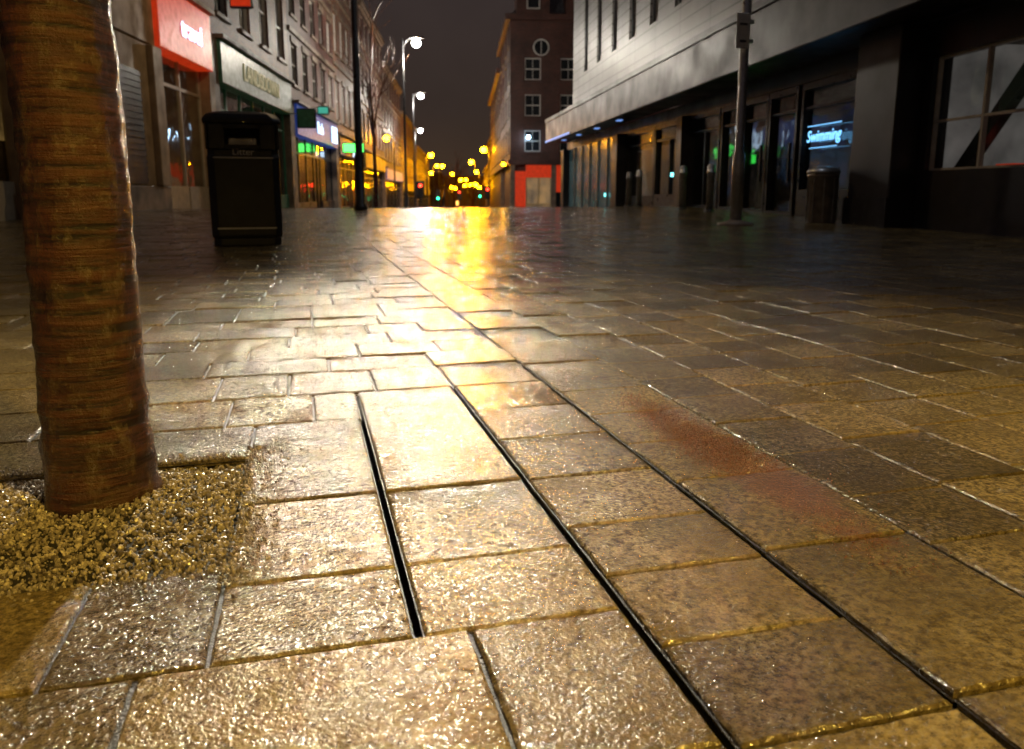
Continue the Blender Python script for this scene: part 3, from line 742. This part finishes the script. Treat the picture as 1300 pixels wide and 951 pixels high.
text('neon_sign','Swimming',.27,M['g_neon'],E,T(12.75,-.10,1.46),(90,0,-90),.003,shear=.25)
boxes('neon_bar',[(12.2,13.3,-.11,-.10,1.64,1.648),(12.3,13.2,-.11,-.10,1.27,1.278)],M['g_neon'],E,T)
boxes('exit_sign',[(15.95,16.2,-.1,-.06,1.12,1.3)],M['g_green'],E,T)
boxes('small_lit_signs',[(20.4,20.55,-.1,-.07,.95,1.05),(27.4,27.5,.01,.03,.4,.52)],glow('cyan_led',(.2,.9,.9),4),E,T)
boxes('end_wall',[(29.31,29.5,-8,oh-.31,3.75,zt-.1)],M['clad'],E,T)

def sign_post():
    x,y=6.0,10.15; z0=g(y)-.03; e=empty('sign_post',(x,y,z0))
    lathe('pole',[(.085,0),(.085,1.0),(.062,1.05),(.058,4.5),(.05,7.5)],M['steel'],e,n=24)
    lathe('foot',[(.26,0),(.26,.05),(.14,.08),(.1,.1)],M['stone_dk'],e,n=24)
    boxes('plate',[(-.2,.0,-.115,-.10,2.42,2.88)],M['white'],e,bevel=.01)
    boxes('bracket',[(-.07,.07,-.099,-.05,2.5,2.55),(-.07,.07,-.099,-.05,2.75,2.8)],M['steel'],e)
    boxes('plate_bar',[(-.16,-.04,-.121,-.117,2.72,2.75),(-.15,-.05,-.121,-.117,2.5,2.53)],M['blackp'],e)
    plight('bulb',e,(-.5,-.3,7.3),(.75,.85,1),110,.12)
    v,f=tubes([((0,0,7.4),(-.5,-.3,7.5),.03,.03)],8); meshobj('arm',v,f,M['steel'],e)
    lathe('lamp_head',[(.02,.2),(.14,.12),(.2,0)],M['steel'],e,(-.5,-.3,7.42),20)
sign_post()
def bollard(x,a):
    X,Y=LW(x,a,AR); e=empty('bollard',(X,Y,g(Y)-.03))
    lathe('post',[(.075,0),(.075,.78),(.09,.79),(.09,.83),(.075,.84),(.075,.92),(.06,.96),(.02,.98)],M['steel'],e,n=20)
    lathe('collar',[(.11,0),(.11,.05),(.08,.07)],M['blackp'],e,n=20)
for x,a in ((5.9,20.3),(5.9,21.3),(5.95,15.4),(5.9,16.9)): bollard(x,a)
X,Y=LW(6.15,11.35,AR); e=empty('metal_bin',(X,Y,g(Y)-.03))
lathe('drum',[(.2,0),(.215,.03),(.215,.7),(.23,.71),(.23,.76)],simple('brushed_metal',(.25,.22,.2),.4,metal=.6),e,n=28)
lathe('lid',[(.24,.762),(.24,.79),(.2,.84),(.08,.87)],M['steel'],e,n=28)
v,f=tubes([((.22*math.cos(i*.7),.22*math.sin(i*.7),.05),(.22*math.cos(i*.7),.22*math.sin(i*.7),.7),.008,.008) for i in range(9)],6); meshobj('ribs',v,f,M['steel'],e)

# ---------------------------------------------------------------- world
w=bpy.data.worlds.new('World'); S.world=w; w.use_nodes=True; nt=w.node_tree; bg=nt.nodes['Background']
tc=nt.nodes.new('ShaderNodeTexCoord'); sx=nt.nodes.new('ShaderNodeSeparateXYZ'); nt.links.new(tc.outputs['Generated'],sx.inputs[0])
c=ramp(nt,sx.outputs[2],[(0.0,(.055,.032,.018)),(.10,(.038,.026,.021)),(.4,(.034,.027,.029))])
cl=ramp(nt,noi(nt,tc.outputs['Generated'],3,5),[(.3,.8),(.7,1.2)])
nt.links.new(mixc(nt,1.0,c,cl,'MULTIPLY'),bg.inputs['Color']); bg.inputs['Strength'].default_value=1.0

# ---------------------------------------------------------------- camera
cd=bpy.data.cameras.new('camera'); co=bpy.data.objects.new('camera',cd); S.collection.objects.link(co)
cd.sensor_width=23.6; cd.lens=17.97; cd.shift_y=-.034; cd.clip_start=.02; cd.clip_end=3000
co.location=(0,0,.5); co.rotation_euler=(math.radians(90-10.6),0,math.radians(-14.75))
cd.dof.use_dof=True; cd.dof.focus_distance=1.35; cd.dof.aperture_fstop=4.5
S.camera=co
